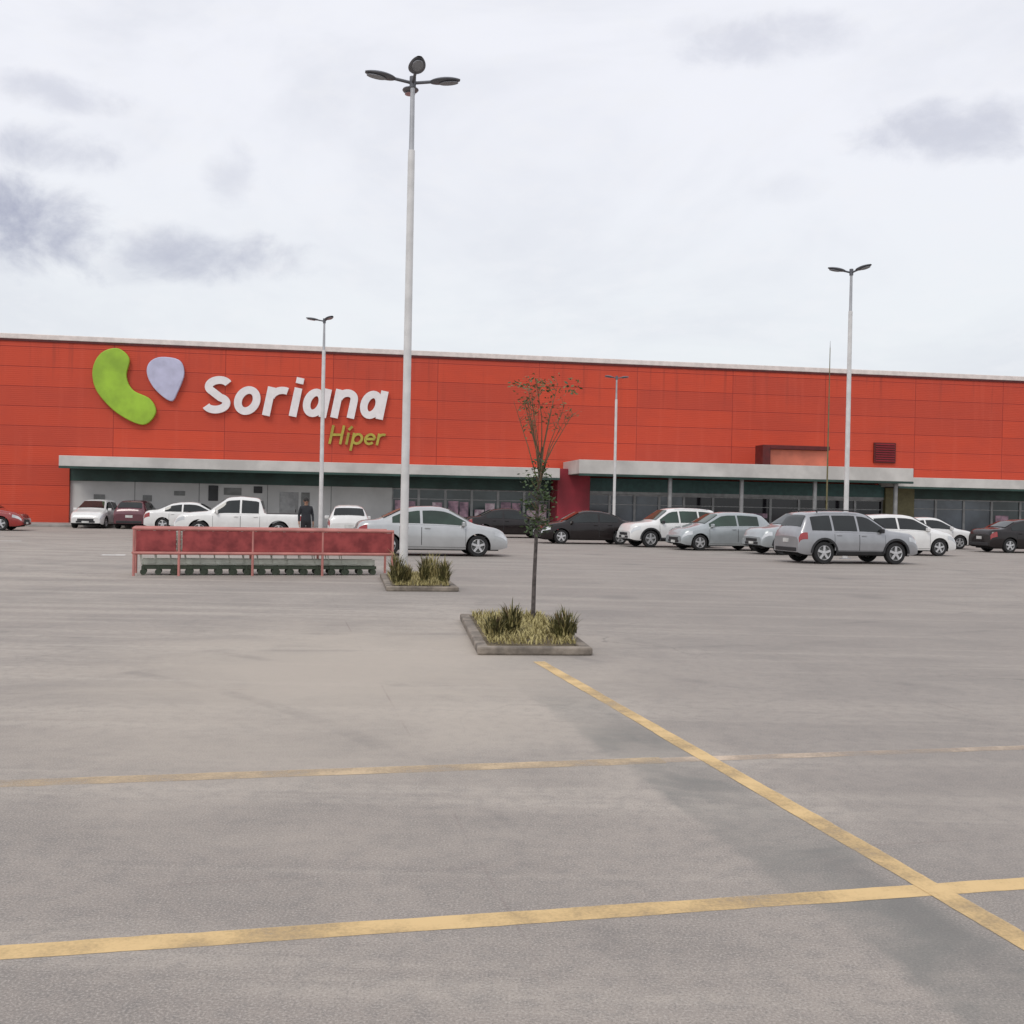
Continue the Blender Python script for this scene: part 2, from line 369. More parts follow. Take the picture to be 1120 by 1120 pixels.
# ------------------------------------------------------------------ wall signs
def sign_empty(name, label):
    return empty(name, store.location, rad(8.998), label, 'sign')
FY = lambda a, b, d: (a, -d, b)
def stroke(mb, pts, w, d=.24, closed=False, d0=.04):
    n = len(pts); L, R = [], []
    for i, p in enumerate(pts):
        if closed: a, b_ = pts[i - 1], pts[(i + 1) % n]
        else: a, b_ = pts[max(i - 1, 0)], pts[min(i + 1, n - 1)]
        tx, tz = b_[0] - a[0], b_[1] - a[1]; l = math.hypot(tx, tz) or 1
        ww = w[i] if isinstance(w, list) else w
        nx, nz = -tz / l * ww / 2, tx / l * ww / 2
        L.append((p[0] + nx, p[1] + nz)); R.append((p[0] - nx, p[1] - nz))
    m = n if closed else n - 1
    vs = []
    for i in range(n): vs += [FY(*L[i], d0), FY(*R[i], d0), FY(*L[i], d), FY(*R[i], d)]
    fs = []
    for i in range(m):
        a, b_ = 4 * i, 4 * ((i + 1) % n)
        fs += [(a + 2, a + 3, b_ + 3, b_ + 2), (a, b_, b_ + 1, a + 1), (a, a + 2, b_ + 2, b_), (a + 1, b_ + 1, b_ + 3, a + 3)]
    if not closed: e = 4 * (n - 1); fs += [(0, 1, 3, 2), (e, e + 2, e + 3, e + 1)]
    mb.add(vs, fs)
def arc(cx, cz, rx, rz, a0, a1, n=20): return [(cx + rx * cos(rad(a0 + (a1 - a0) * i / n)), cz + rz * sin(rad(a0 + (a1 - a0) * i / n))) for i in range(n + 1)]
SH = .19
def slant(pts, z0): return [(s + (z - z0) * SH, z) for s, z in pts]
def letter_a(x, z0, w, xh, sw):
    b = MB(); r = arc(x + w * .44, z0 + xh / 2, w * .44 - sw / 2, xh / 2 - sw / 2, 0, 360, 28)[:-1]
    stroke(b, slant(r, z0), sw, .24, True); stroke(b, slant([(x + w - sw / 2, z0 + xh), (x + w - sw / 2, z0)], z0), sw, .246); return b
sg = sign_empty('store_sign', 'raised white italic letters reading Soriana on the red wall')
ZL, XH, CH, SW = 6.60, 1.68, 2.2, .44
Spts = arc(11.75, ZL + CH * .735, .56, CH * .265 - SW / 2, 28, 235, 18) + arc(11.80, ZL + CH * .265 + .03, .58, CH * .265 - SW / 2, 72, -155, 20)
b = MB(); stroke(b, slant(Spts, ZL), SW * 1.02); b.build('letter_s', M['letter'], sg, smooth=35)
b = MB(); stroke(b, slant(arc(13.52, ZL + XH / 2, .74 - SW / 2, XH / 2 - SW / 2, 0, 360, 30)[:-1], ZL), SW, .24, True); b.build('letter_o', M['letter'], sg, smooth=35)
b = MB(); stroke(b, slant([(14.75, ZL + XH), (14.75, ZL)], ZL), SW, .246); stroke(b, slant(arc(15.42, ZL + XH - .62, .60, .45, 178, 62, 10), ZL), SW * .95); b.build('letter_r', M['letter'], sg, smooth=35)
b = MB(); stroke(b, slant([(16.28, ZL + XH), (16.28, ZL)], ZL), SW); stroke(b, slant([(16.28, ZL + CH + .08), (16.28, ZL + CH - .26)], ZL), SW); b.build('letter_i', M['letter'], sg, smooth=35)
letter_a(16.72, ZL, 1.50, XH, SW).build('letter_a', M['letter'], sg, smooth=35)
b = MB(); stroke(b, slant([(18.68, ZL + XH), (18.68, ZL)], ZL), SW, .246)
stroke(b, slant(arc(19.18, ZL + XH - .60, .46, .41, 170, 0, 14) + [(19.64, ZL)], ZL), SW); b.build('letter_n', M['letter'], sg, smooth=35)
letter_a(20.05, ZL, 1.50, XH, SW).build('letter_a', M['letter'], sg, smooth=35)

hs = sign_empty('store_sign', 'small olive yellow lettering reading Híper below the white letters')
zb, xh2, ch2, w2 = 5.05, .70, 1.12, .15
def hp(name, *strokes):
    b = MB()
    for i, (p, c) in enumerate(strokes): stroke(b, slant(p, zb), w2, .14 + .004 * i, c)
    b.build(name, M['olive'], hs, smooth=35)
x0 = 18.45
hp('letter_h', ([(x0, zb + ch2), (x0, zb)], False), ([(x0 + .62, zb + ch2), (x0 + .62, zb)], False), ([(x0, zb + .56), (x0 + .62, zb + .56)], False))
hp('letter_i', ([(x0 + .98, zb + xh2), (x0 + .98, zb)], False), ([(x0 + .94, zb + xh2 + .16), (x0 + 1.12, zb + xh2 + .38)], False))
hp('letter_p', ([(x0 + 1.30, zb + xh2), (x0 + 1.30, zb - .36)], False), (arc(x0 + 1.56, zb + xh2 / 2, .26, xh2 / 2 - .07, 0, 360, 20)[:-1], True))
hp('letter_e', ([(x0 + 2.02, zb + .36)] + arc(x0 + 2.30, zb + xh2 / 2, .27, xh2 / 2 - .07, 4, 318, 20), False), ([(x0 + 2.04, zb + .36), (x0 + 2.56, zb + .36)], False))
hp('letter_r', ([(x0 + 2.78, zb + xh2), (x0 + 2.78, zb)], False), (arc(x0 + 3.04, zb + xh2 - .28, .25, .22, 178, 60, 8), False))

def catmull(P, k=6):
    n = len(P); out = []
    for i in range(n):
        p0, p1, p2, p3 = P[i - 1], P[i], P[(i + 1) % n], P[(i + 2) % n]
        for j in range(k):
            t = j / k
            out.append(tuple(.5 * (2 * b_ + (c - a) * t + (2 * a - 5 * b_ + 4 * c - d) * t * t + (3 * b_ - a - 3 * c + d) * t ** 3) for a, b_, c, d in zip(p0, p1, p2, p3)))
    return out
def pillow(poly, m, name, parent):
    n = len(poly); nrm = []
    area = sum(poly[i - 1][0] * poly[i][1] - poly[i][0] * poly[i - 1][1] for i in range(n))
    sg_ = 1 if area > 0 else -1
    for i in range(n):
        tx, tz = poly[(i + 1) % n][0] - poly[i - 1][0], poly[(i + 1) % n][1] - poly[i - 1][1]; l = math.hypot(tx, tz)
        nrm.append((-tz / l * sg_, tx / l * sg_))
    rings = [(0, .03), (0, .26), (.035, .285), (.16, .29)]
    b = MB(); vs = []
    for ins, d in rings: vs += [FY(p[0] + q[0] * ins, p[1] + q[1] * ins, d) for p, q in zip(poly, nrm)]
    fs = [(r * n + i, r * n + (i + 1) % n, (r + 1) * n + (i + 1) % n, (r + 1) * n + i) for r in range(len(rings) - 1) for i in range(n)]
    fs.append(tuple((len(rings) - 1) * n + i for i in range(n)))
    b.add(vs, fs); return b.build(name, m, parent, smooth=28)
em = sign_empty('store_emblem', 'raised emblem of a lime green bean and a lavender drop on the red wall')
pillow(catmull([(5.24, 9.47), (5.73, 10.01), (6.48, 10.15), (7.05, 9.6), (6.91, 8.6), (7.28, 7.82), (8.25, 7.33), (8.56, 6.54), (7.85, 5.84), (6.44, 6.47), (5.37, 7.59), (5.06, 8.62)]), M['lime'], 'bean_shape', em)
pillow(catmull([(8.05, 9.16), (8.35, 9.6), (8.96, 9.78), (9.85, 9.61), (10.1, 8.85), (9.76, 7.8), (9.40, 7.25), (8.60, 7.80), (8.12, 8.53)]), M['lavender'], 'drop_shape', em)

# ------------------------------------------------------------------ lamp posts
def lamp_post(x, y, h, azs, label, r0=.088, r1=.045, arm=.42, head=.62, base_z=0.0, cat='lamp post'):
    root = empty('lamp_post', (x, y, base_z), 0, label, cat, 'lamp posts of the car park')
    h -= base_z
    b = MB(); b.tube([(0, 0, .02), (0, 0, h * .5), (0, 0, h * .86)], [r0, r0 * .90, r0 * .80], 16); b.build('lower_pole', M['pole'], root, smooth=40)
    b = MB(); b.tube([(0, 0, h * .86 + .002), (0, 0, h - .1)], [r0 * .62, r1], 14); b.build('upper_pole', M['pole_top'], root, smooth=40)
    b = MB(); b.box((0, 0, .012), (r0 * 3.6, r0 * 3.6, .024)); b.build('base_plate', M['pole_top'], root)
    b = MB(); b.tube([(0, 0, h - .16), (0, 0, h + .06)], r1 * 1.5, 14); b.build('hub', M['lamp'], root, smooth=40)
    for a in azs:
        d = Vector((cos(rad(a)), sin(rad(a)), 0)); up = Vector((0, 0, 1)); sd = d.cross(up); tilt = .14
        f = (d + up * tilt).normalized(); nu = sd.cross(f)
        p0 = up * (h - .06)
        bm = MB(); bm.tube([p0 + d * r1, p0 + f * arm], .032, 10); ao = bm.build('arm', M['lamp'], root, smooth=40)
        # flattened leaf shaped luminaire
        hb = MB(); P = []; n, k = 12, 16
        for i in range(n + 1):
            u = i / n; w = .17 * (max(0, sin(PI * (.06 + .90 * u ** .8))) ** .55); th = .062 * (max(0, sin(PI * (.05 + .9 * u))) ** .6)
            c = p0 + f * (arm - .06 + head * u)
            P.append([c + sd * w * cos(2 * PI * j / k) + nu * (th * sin(2 * PI * j / k) * (1 if sin(2 * PI * j / k) > 0 else .6)) for j in range(k + 1)])
        hb.grid(P); lo = hb.build('luminaire', M['lamp'], root, smooth=60)
        le = MB(); c = p0 + f * (arm + head * .52) - nu * .043
        vs = [c + f * .2 * cos(2 * PI * j / 16) + sd * .11 * sin(2 * PI * j / 16) for j in range(16)]
        vs += [v - nu * .012 for v in vs]
        le.add(vs, [tuple(range(16, 32))] + [(j, (j + 1) % 16, (j + 1) % 16 + 16, j + 16) for j in range(16)]); le.build('lens', M['lens'], lo)
    return root
lamp_post(-2.21, 21.6, 10.32, (10, 100, 190, 283), 'tallest white lamp post, with four dark heads, rising from the far planting island')
lamp_post(11.72, 36.9, 10.1, (188, 300), 'white lamp post rising behind the grey off-road car on the right', arm=.3)
lamp_post(-9.02, 49.6, 10.2, (186, 305), 'slim far lamp post passing in front of the white sign letters', r0=.105, arm=.3)
lamp_post(5.72, 59.0, 8.95, (10, 190), 'far lamp post against the red wall at the left end of the entrance canopy', arm=.25, head=.5, cat='lamp post')
ms = empty('slender_mast', (15.85, 53.0, 0), 0, 'slender dark mast standing just left of the lamp post behind the grey car', 'mast')
b = MB(); b.tube([(0, 0, 0), (0, 0, 5), (0, 0, 9.9)], [.045, .036, .018], 10); b.build('shaft', M['olive_col'], ms, smooth=40)
b = MB(); b.box((0, 0, .012), (.3, .3, .024)); b.build('base_plate', M['pole_top'], ms)
b = MB(); b.tube([(0, 0, 9.9), (0, 0, 10.25)], [.02, .006], 8); b.build('tip_rod', M['pole_top'], ms)

# ------------------------------------------------------------------ planting islands
def island(loc, rz, w, l, label):
    root = empty('planter_island', loc, rz, label, 'planter', 'planting islands on the parking row')
    b = MB(); k = .13; hh = .09
    b.box((0, k / 2, hh / 2), (w, k, hh)); b.box((0, l - k / 2, hh / 2), (w, k, hh))
    b.box((-w / 2 + k / 2, l / 2, hh / 2 - .001), (k, l - 2 * k - .004, hh)); b.box((w / 2 - k / 2, l / 2, hh / 2 - .001), (k, l - 2 * k - .004, hh))
    b.build('kerb', M['kerb'], root, bevel=.02)
    b = MB(); P = []
    for i in range(9):
        P.append([(-w / 2 + k + (w - 2 * k) * i / 8, k + (l - 2 * k) * j / 16, .06 + .05 * sin(PI * i / 8) * sin(PI * j / 16) + random.uniform(-.012, .012)) for j in range(17)])
    b.grid(P); b.build('soil', M['soil'], root, smooth=80)
    return root
def blade(b, base, az, ln, lean, w, mi=0):
    d = Vector((cos(az), sin(az), 0)); s = Vector((-d.y, d.x, 0)); P = []
    for i in range(5):
        u = i / 4; c = Vector(base) + d * (lean * ln * u ** 1.8) + Vector((0, 0, ln * (u - .25 * lean * u * u)))
        ww = w * (1 - u) ** .6 * .5 + .0006; P.append([c - s * ww, c + s * ww])
    b.grid(P, mi)
def world(root, p):
    c, s = cos(root.rotation_euler.z), sin(root.rotation_euler.z)
    return (root.location.x + c * p[0] - s * p[1], root.location.y + s * p[0] + c * p[1], .10)
def grass_cover(root, w, l, n, label):
    b = MB()
    for i in range(n):
        x, y = random.uniform(-w / 2 + .15, w / 2 - .15), random.uniform(.16, l - .16)
        blade(b, (x, y, .10), random.uniform(0, 2 * PI), random.uniform(.04, .12), random.uniform(.3, 1.0), random.uniform(.008, .02))
    o = b.build('dry_grass', M['straw']); o.location = root.location; o.rotation_euler = root.rotation_euler
    return tag(o, label, 'grass', kind='stuff')
def shrub(root, p, h, r, label, n=260, mats=('olivegrass', 'straw'), dry=.3, group='shrubs on the planting islands'):
    e = empty('low_shrub', world(root, p), random.uniform(0, 6), label, 'shrub', group)
    st = MB()
    for i in range(7):
        a = random.uniform(0, 2 * PI); st.tube([(0, 0, -.03), (r * .3 * cos(a), r * .3 * sin(a), h * .45), (r * .6 * cos(a), r * .6 * sin(a), h * .85)], [.012, .008, .003], 5)
    st.build('stem', M['twig'], e)
    b = MB()
    for i in range(n):
        a = random.uniform(0, 2 * PI); q = r * math.sqrt(random.random()); z = h * random.random() ** 1.2 * (1 - .55 * (q / r) ** 2)
        q *= .45 + .55 * min(1, z / (h * .4) + .3)
        blade(b, (q * cos(a) * .8, q * sin(a) * .8, z * .75), a + random.uniform(-1, 1), random.uniform(.10, .24) * (h / .45), random.uniform(.15, .8), random.uniform(.012, .026), 1 if random.random() < dry else 0)
    b.build('foliage', [M[m] for m in mats], e)
    return e
isl2 = island((.29, 11.57, 0), rad(6), 1.28, 3.5, 'near planting island with dry grass and the thin sapling')
isl1 = island((-1.64, 19.66, 0), rad(9), 1.36, 3.6, 'far planting island around the foot of the tallest lamp post')
grass_cover(isl2, 1.28, 3.5, 2600, 'dry straw grass on the near planting island')
grass_cover(isl1, 1.36, 3.6, 2200, 'dry straw grass on the far planting island')
shrub(isl2, (-.40, .70), .30, .14, 'olive shrub at the front left corner of the near island')
shrub(isl2, (-.16, 1.15), .38, .15, 'olive shrub just left of the sapling trunk')
shrub(isl2, (.40, .60), .36, .19, 'bushiest olive shrub at the right corner of the near island', n=360)
shrub(isl1, (-.46, .5), .66, .16, 'dark upright shrub at the left corner of the far island', n=240)
shrub(isl1, (-.26, .75), .42, .11, 'second upright shrub from the left on the far island', n=200, dry=.45)
shrub(isl1, (.06, .5), .58, .11, 'upright shrub in the middle front of the far island', n=220)
shrub(isl1, (.44, .45), .52, .14, 'dark shrub at the right corner of the far island', n=260)
shrub(isl1, (.3, 1.6), .55, .22, 'straw coloured bush toward the back of the far island', n=260, dry=.8)

# sapling
tr = empty('young_tree', (.315, 14.35, .10), 0, 'thin sapling with a green tuft and bare upper twigs on the near island', 'tree')
b = MB()
trunk = [(0, 0, -.05), (.006, 0, .5), (.02, .01, 1.0), (.03, 0, 1.5), (.055, 0, 2.0), (.075, .01, 2.35)]
b.tube(trunk, [.032, .028, .025, .022, .019, .014], 9); b.build('trunk', M['bark'], tr, smooth=60)
br = MB(); lf = MB(); rnd = random.Random(3)
def leafq(b, c, sz, mi):
    a, e, w = rnd.uniform(0, 6.28), rnd.uniform(-.9, .5), rnd.uniform(0, 6.28)
    d = Vector((cos(a) * cos(e), sin(a) * cos(e), sin(e))); s = d.cross(Vector((cos(w), sin(w), 1))).normalized()
    c = Vector(c); b.add([c, c + d * sz * .5 + s * sz * .22, c + d * sz, c + d * sz * .5 - s * sz * .22], [(0, 1, 2, 3)], mi)
tips = []
for k in range(13):                    # upper V of thin twigs
    z0 = 1.75 + rnd.random() * .55; a = rnd.uniform(0, 6.28); sp = rnd.uniform(.12, .44); top = rnd.uniform(2.75, 3.28)
    p0 = Vector((.03 + .06 * (z0 - 1.5), 0, z0)); p2 = Vector((.11 + sp * cos(a), sp * sin(a), top)); p1 = (p0 + p2) / 2 + Vector((rnd.uniform(-.05, .05), 0, -.05 + .1 * rnd.random()))
    br.tube([p0, p1, p2], [.010, .007, .003], 6)
    for j in range(7):
        u = rnd.uniform(.25, 1); q = p1.lerp(p2, u); e = q + Vector((rnd.uniform(-.12, .12), rnd.uniform(-.12, .12), rnd.uniform(.02, .16))); br.tube([q, e], [.004, .002], 5)
        tips.append(e); tips.append(q.lerp(e, .6))
for k in range(12):
    z0 = rnd.uniform(1.25, 1.95); a = rnd.uniform(0, 6.28); p0 = Vector((.03, 0, z0)); p2 = p0 + Vector((.20 * cos(a), .2 * sin(a), rnd.uniform(.02, .2))); br.tube([p0, p2], [.007, .003], 5)
br.build('twig', M['twig'], tr, smooth=60)
for q in tips:
    for j in range(rnd.choice((0, 1, 1, 2))): leafq(lf, q + Vector((rnd.gauss(0, .05), rnd.gauss(0, .05), rnd.gauss(0, .05))), rnd.uniform(.04, .075), 1)
for j in range(150): leafq(lf, (.11 + rnd.uniform(-.47, .47), rnd.uniform(-.4, .4), 3.2 + rnd.gauss(0, .05)), rnd.uniform(.04, .08), 1 if rnd.random() < .6 else 0)
for c in [(-.08, 0, 1.95, .13), (.12, .05, 1.88, .14), (.02, -.08, 1.72, .13), (.13, 0, 1.62, .12), (-.09, .06, 1.55, .11), (.05, -.04, 1.40, .12), (.14, .03, 1.30, .10), (.08, 0, 2.1, .10), (-.04, 0, 1.27, .09)]:
    for j in range(58): leafq(lf, (c[0] + rnd.gauss(0, c[3] * .6), c[1] + rnd.gauss(0, c[3] * .6), c[2] + rnd.gauss(0, c[3] * .6)), rnd.uniform(.05, .085), 0)
lf.build('crown', [M['leaf'], M['leaf_dry']], tr)

# ------------------------------------------------------------------ cart corral and trolleys
CA = math.atan2(23.68 - 22.09, -2.65 + 7.95)
cor = empty('cart_corral', (-7.95, 22.09, 0), CA, 'low red cart corral with faded rails left of the tallest lamp post', 'cart corral')
LC = 5.53; WC = .95
for yy, nm in ((0, 'front'), (WC, 'back')):
    b = MB(); b.box((.46, yy, .74), (.80, .03, .44)); b.build('short_panel', M['cart_red'], cor, bevel=.01)
    b = MB(); b.box((3.24, yy, .74), (4.5, .03, .44)); b.build('long_panel', M['cart_red'], cor, bevel=.01)
    b = MB(); b.tube([(0, yy, 1.0), (LC, yy, 1.0)], .035, 10); b.tube([(0, yy, .485), (LC, yy, .485)], .035, 10); b.build('rail', M['cart_pink'], cor, smooth=40)
    for x in (.02, .925, 2.45, 3.95, LC - .02):
        b = MB(); b.tube([(x, yy + .001, 0), (x, yy + .001, 1.02)], .028, 10); b.build('post', M['cart_pink'], cor, smooth=40)
b = MB(); b.tube([(0, .03, 1.002), (0, WC - .03, 1.002)], .03, 10); b.tube([(0, .03, .487), (0, WC - .03, .487)], .03, 10); b.build('end_rail', M['cart_pink'], cor, smooth=40)

def make_cart():
    r = empty('shopping_cart', (0, 0, 0), 0, 'shopping cart', 'shopping cart', 'shopping carts nested in the corral')
    b = MB()                                           # wire basket: tapered, open top
    def lv(u, z): return [(-.40 + .03 * u, -.24 + .02 * (1 - u), z), (.42, -.17, z), (.42, .17, z), (-.40 + .03 * u, .24 - .02 * (1 - u), z)]
    for z, g_ in ((.46, .30), (.56, .2), (.66, .12), (.76, .06), (.86, 0), (.93, 0)):
        k = 1 - g_ * .35; q = [(-.36 * k, -.22 * k, z), (.44 * k, -.19 * k, z), (.44 * k, .19 * k, z), (-.36 * k, .22 * k, z)]
        b.tube(q + [q[0]], .007, 5)
    for i in range(9):
        for sd in (-1, 1):
            x = -.34 + .76 * i / 8; b.tube([(x * .895, sd * .19 * .9, .46), (x, sd * (.22 - .03 * i / 8), .93)], .005, 4)
    for i in range(5): y = -.16 + .08 * i; b.tube([(-.31, y, .46), (.39, y, .46)], .005, 4); b.tube([(.39, y, .46), (.44, y * 1.1, .93)], .005, 4)
    b.build('basket', M['cart_grey'], r)
    b = MB()
    for sd in (-1, 1): b.tube([(-.40, sd * .2, .98), (-.38, sd * .21, .5), (-.34, sd * .22, .24), (.40, sd * .18, .24)], .014, 7)
    b.tube([(-.36, -.2, .44), (-.36, .2, .44)], .012, 6); b.tube([(-.30, -.22, .24), (-.30, .22, .24)], .012, 6); b.build('frame', M['cart_grey'], r, smooth=50)
    b = MB(); b.box((.03, 0, .225), (.72, .38, .028)); b.box((.03, -.195, .285), (.72, .014, .12)); b.box((.03, .195, .285), (.72, .014, .12)); b.build('lower_tray', M['cart_grey'], r, bevel=.005)
    b = MB(); b.tube([(-.40, -.24, .98), (-.40, .24, .98)], .018, 8); b.build('handle', M['cart_red'], r, smooth=50)
    b = MB(); b.box((.03, -.20, .165), (.74, .03, .07)); b.box((.03, .20, .165), (.74, .03, .07)); b.box((.41, 0, .165), (.04, .37, .07)); b.build('bumper', M['cart_green'], r, bevel=.008)
    for x, y in ((-.30, -.21), (-.30, .21), (.36, -.17), (.36, .17)):
        b = MB(); b.lathe_y((x, y, .07), [(-.02, .0), (-.02, .066), (.02, .066), (.02, .0)], 14); b.box((x, y - .028, .14), (.03, .008, .16)); b.box((x, y + .028, .14), (.03, .008, .16)); b.build('wheel', M['cart_green'], r, smooth=40)
    return r
cart0 = make_cart()
NC = 15
for i in range(NC):
    c = cart0 if i == 0 else copy_tree(cart0)
    lx = .50 + i * .305; ly = WC / 2 + .12 * 0 + random.uniform(-.015, .015)
    c.location = (-7.95 + lx * cos(CA) - ly * sin(CA), 22.09 + lx * sin(CA) + ly * cos(CA), 0); c.rotation_euler = (0, 0, CA + random.uniform(-.02, .02))
    c['label'] = 'pale wire shopping cart nested in the row inside the red corral' if 0 < i < NC - 1 else ('shopping cart at the open left end of the nested row' if i == 0 else 'shopping cart at the right end of the nested row, by the lamp post')
    c['category'] = 'shopping cart'; c['group'] = 'shopping carts nested in the corral'

# ------------------------------------------------------------------ vehicles
def interp(L, x):
    if x <= L[0][0]: return L[0][1]
    for (a, p), (b_, q) in zip(L, L[1:]):
        if x <= b_: return p + (q - p) * (x - a) / (b_ - a)
    return L[-1][1]
def smooth_i(L, x, w=.05): return sum(interp(L, x + d) for d in (-w, -w / 2, 0, w / 2, w)) / 5
SPEC = {
 'sedan': dict(L=4.5, W=.88, sill=.21, xr=-1.32, xf=1.34, r=.315, ra=.375,
  top=[(-2.25, .74), (-2.2, .95), (-2.05, 1.02), (-1.7, 1.05), (-1.55, 1.08), (-.95, 1.37), (-.5, 1.455), (0, 1.475), (.3, 1.45), (.5, 1.39), (1.2, 1.0), (1.3, .965), (1.9, .86), (2.12, .76), (2.25, .56)],
  sh=[(-2.25, .68), (-2.2, .86), (-2.0, .95), (-1.5, .965), (0, .93), (1.1, .90), (1.9, .79), (2.12, .69), (2.25, .52)],
  win=[(-1.22, -.40), (-.32, .98)], ws=(.45, 1.16), rw=(-1.52, -.90), doors=[(-1.0, -.37), (-.35, .95)]),
 'hatch': dict(L=4.0, W=.86, sill=.21, xr=-1.22, xf=1.25, r=.31, ra=.37,
  top=[(-2.0, .68), (-1.97, .98), (-1.9, 1.05), (-1.55, 1.40), (-1.3, 1.47), (-.6, 1.515), (0, 1.505), (.3, 1.46), (1.05, 1.03), (1.2, .985), (1.75, .85), (1.92, .72), (2.0, .54)],
  sh=[(-2.0, .64), (-1.97, .90), (-1.8, .97), (0, .94), (1.0, .91), (1.75, .77), (1.92, .66), (2.0, .50)],
  win=[(-1.30, -.42), (-.34, .85)], ws=(.33, 1.03), rw=(-1.9, -1.52), doors=[(-.95, -.38), (-.36, .85)]),
 'suv': dict(L=4.45, W=.91, sill=.30, xr=-1.32, xf=1.32, r=.365, ra=.435,
  top=[(-2.22, .78), (-2.19, 1.08), (-2.1, 1.15), (-1.9, 1.52), (-1.72, 1.66), (-1.2, 1.71), (-.3, 1.725), (.2, 1.69), (.4, 1.63), (1.05, 1.17), (1.15, 1.13), (1.95, 1.03), (2.13, .92), (2.22, .66)],
  sh=[(-2.22, .72), (-2.19, 1.0), (-2.05, 1.06), (0, 1.04), (1.0, 1.03), (1.95, .94), (2.13, .83), (2.22, .62)],
  win=[(-1.74, -1.02), (-.94, -.10), (-.02, .86)], ws=(.38, 1.06), rw=(-2.12, -1.80), doors=[(-.95, -.06), (-.04, .9)], clad=True, rails=True),
 'pickup': dict(L=5.25, W=.92, sill=.34, xr=-1.55, xf=1.62, r=.375, ra=.445,
  top=[(-2.62, .68), (-2.6, 1.06), (-2.5, 1.08), (-.97, 1.08), (-.95, 1.12), (-.80, 1.66), (-.65, 1.73), (0, 1.78), (.45, 1.74), (.6, 1.68), (1.22, 1.20), (1.32, 1.16), (2.3, 1.06), (2.52, .95), (2.62, .68)],
  sh=[(-2.62, .64), (-2.6, 1.02), (-2.5, 1.055), (1.2, 1.055), (2.3, .97), (2.52, .86), (2.62, .64)],
  win=[(-.74, -.05), (.03, 1.02)], ws=(.58, 1.24), rw=None, doors=[(-.78, -.02), (0, 1.08)], bed=True),
}
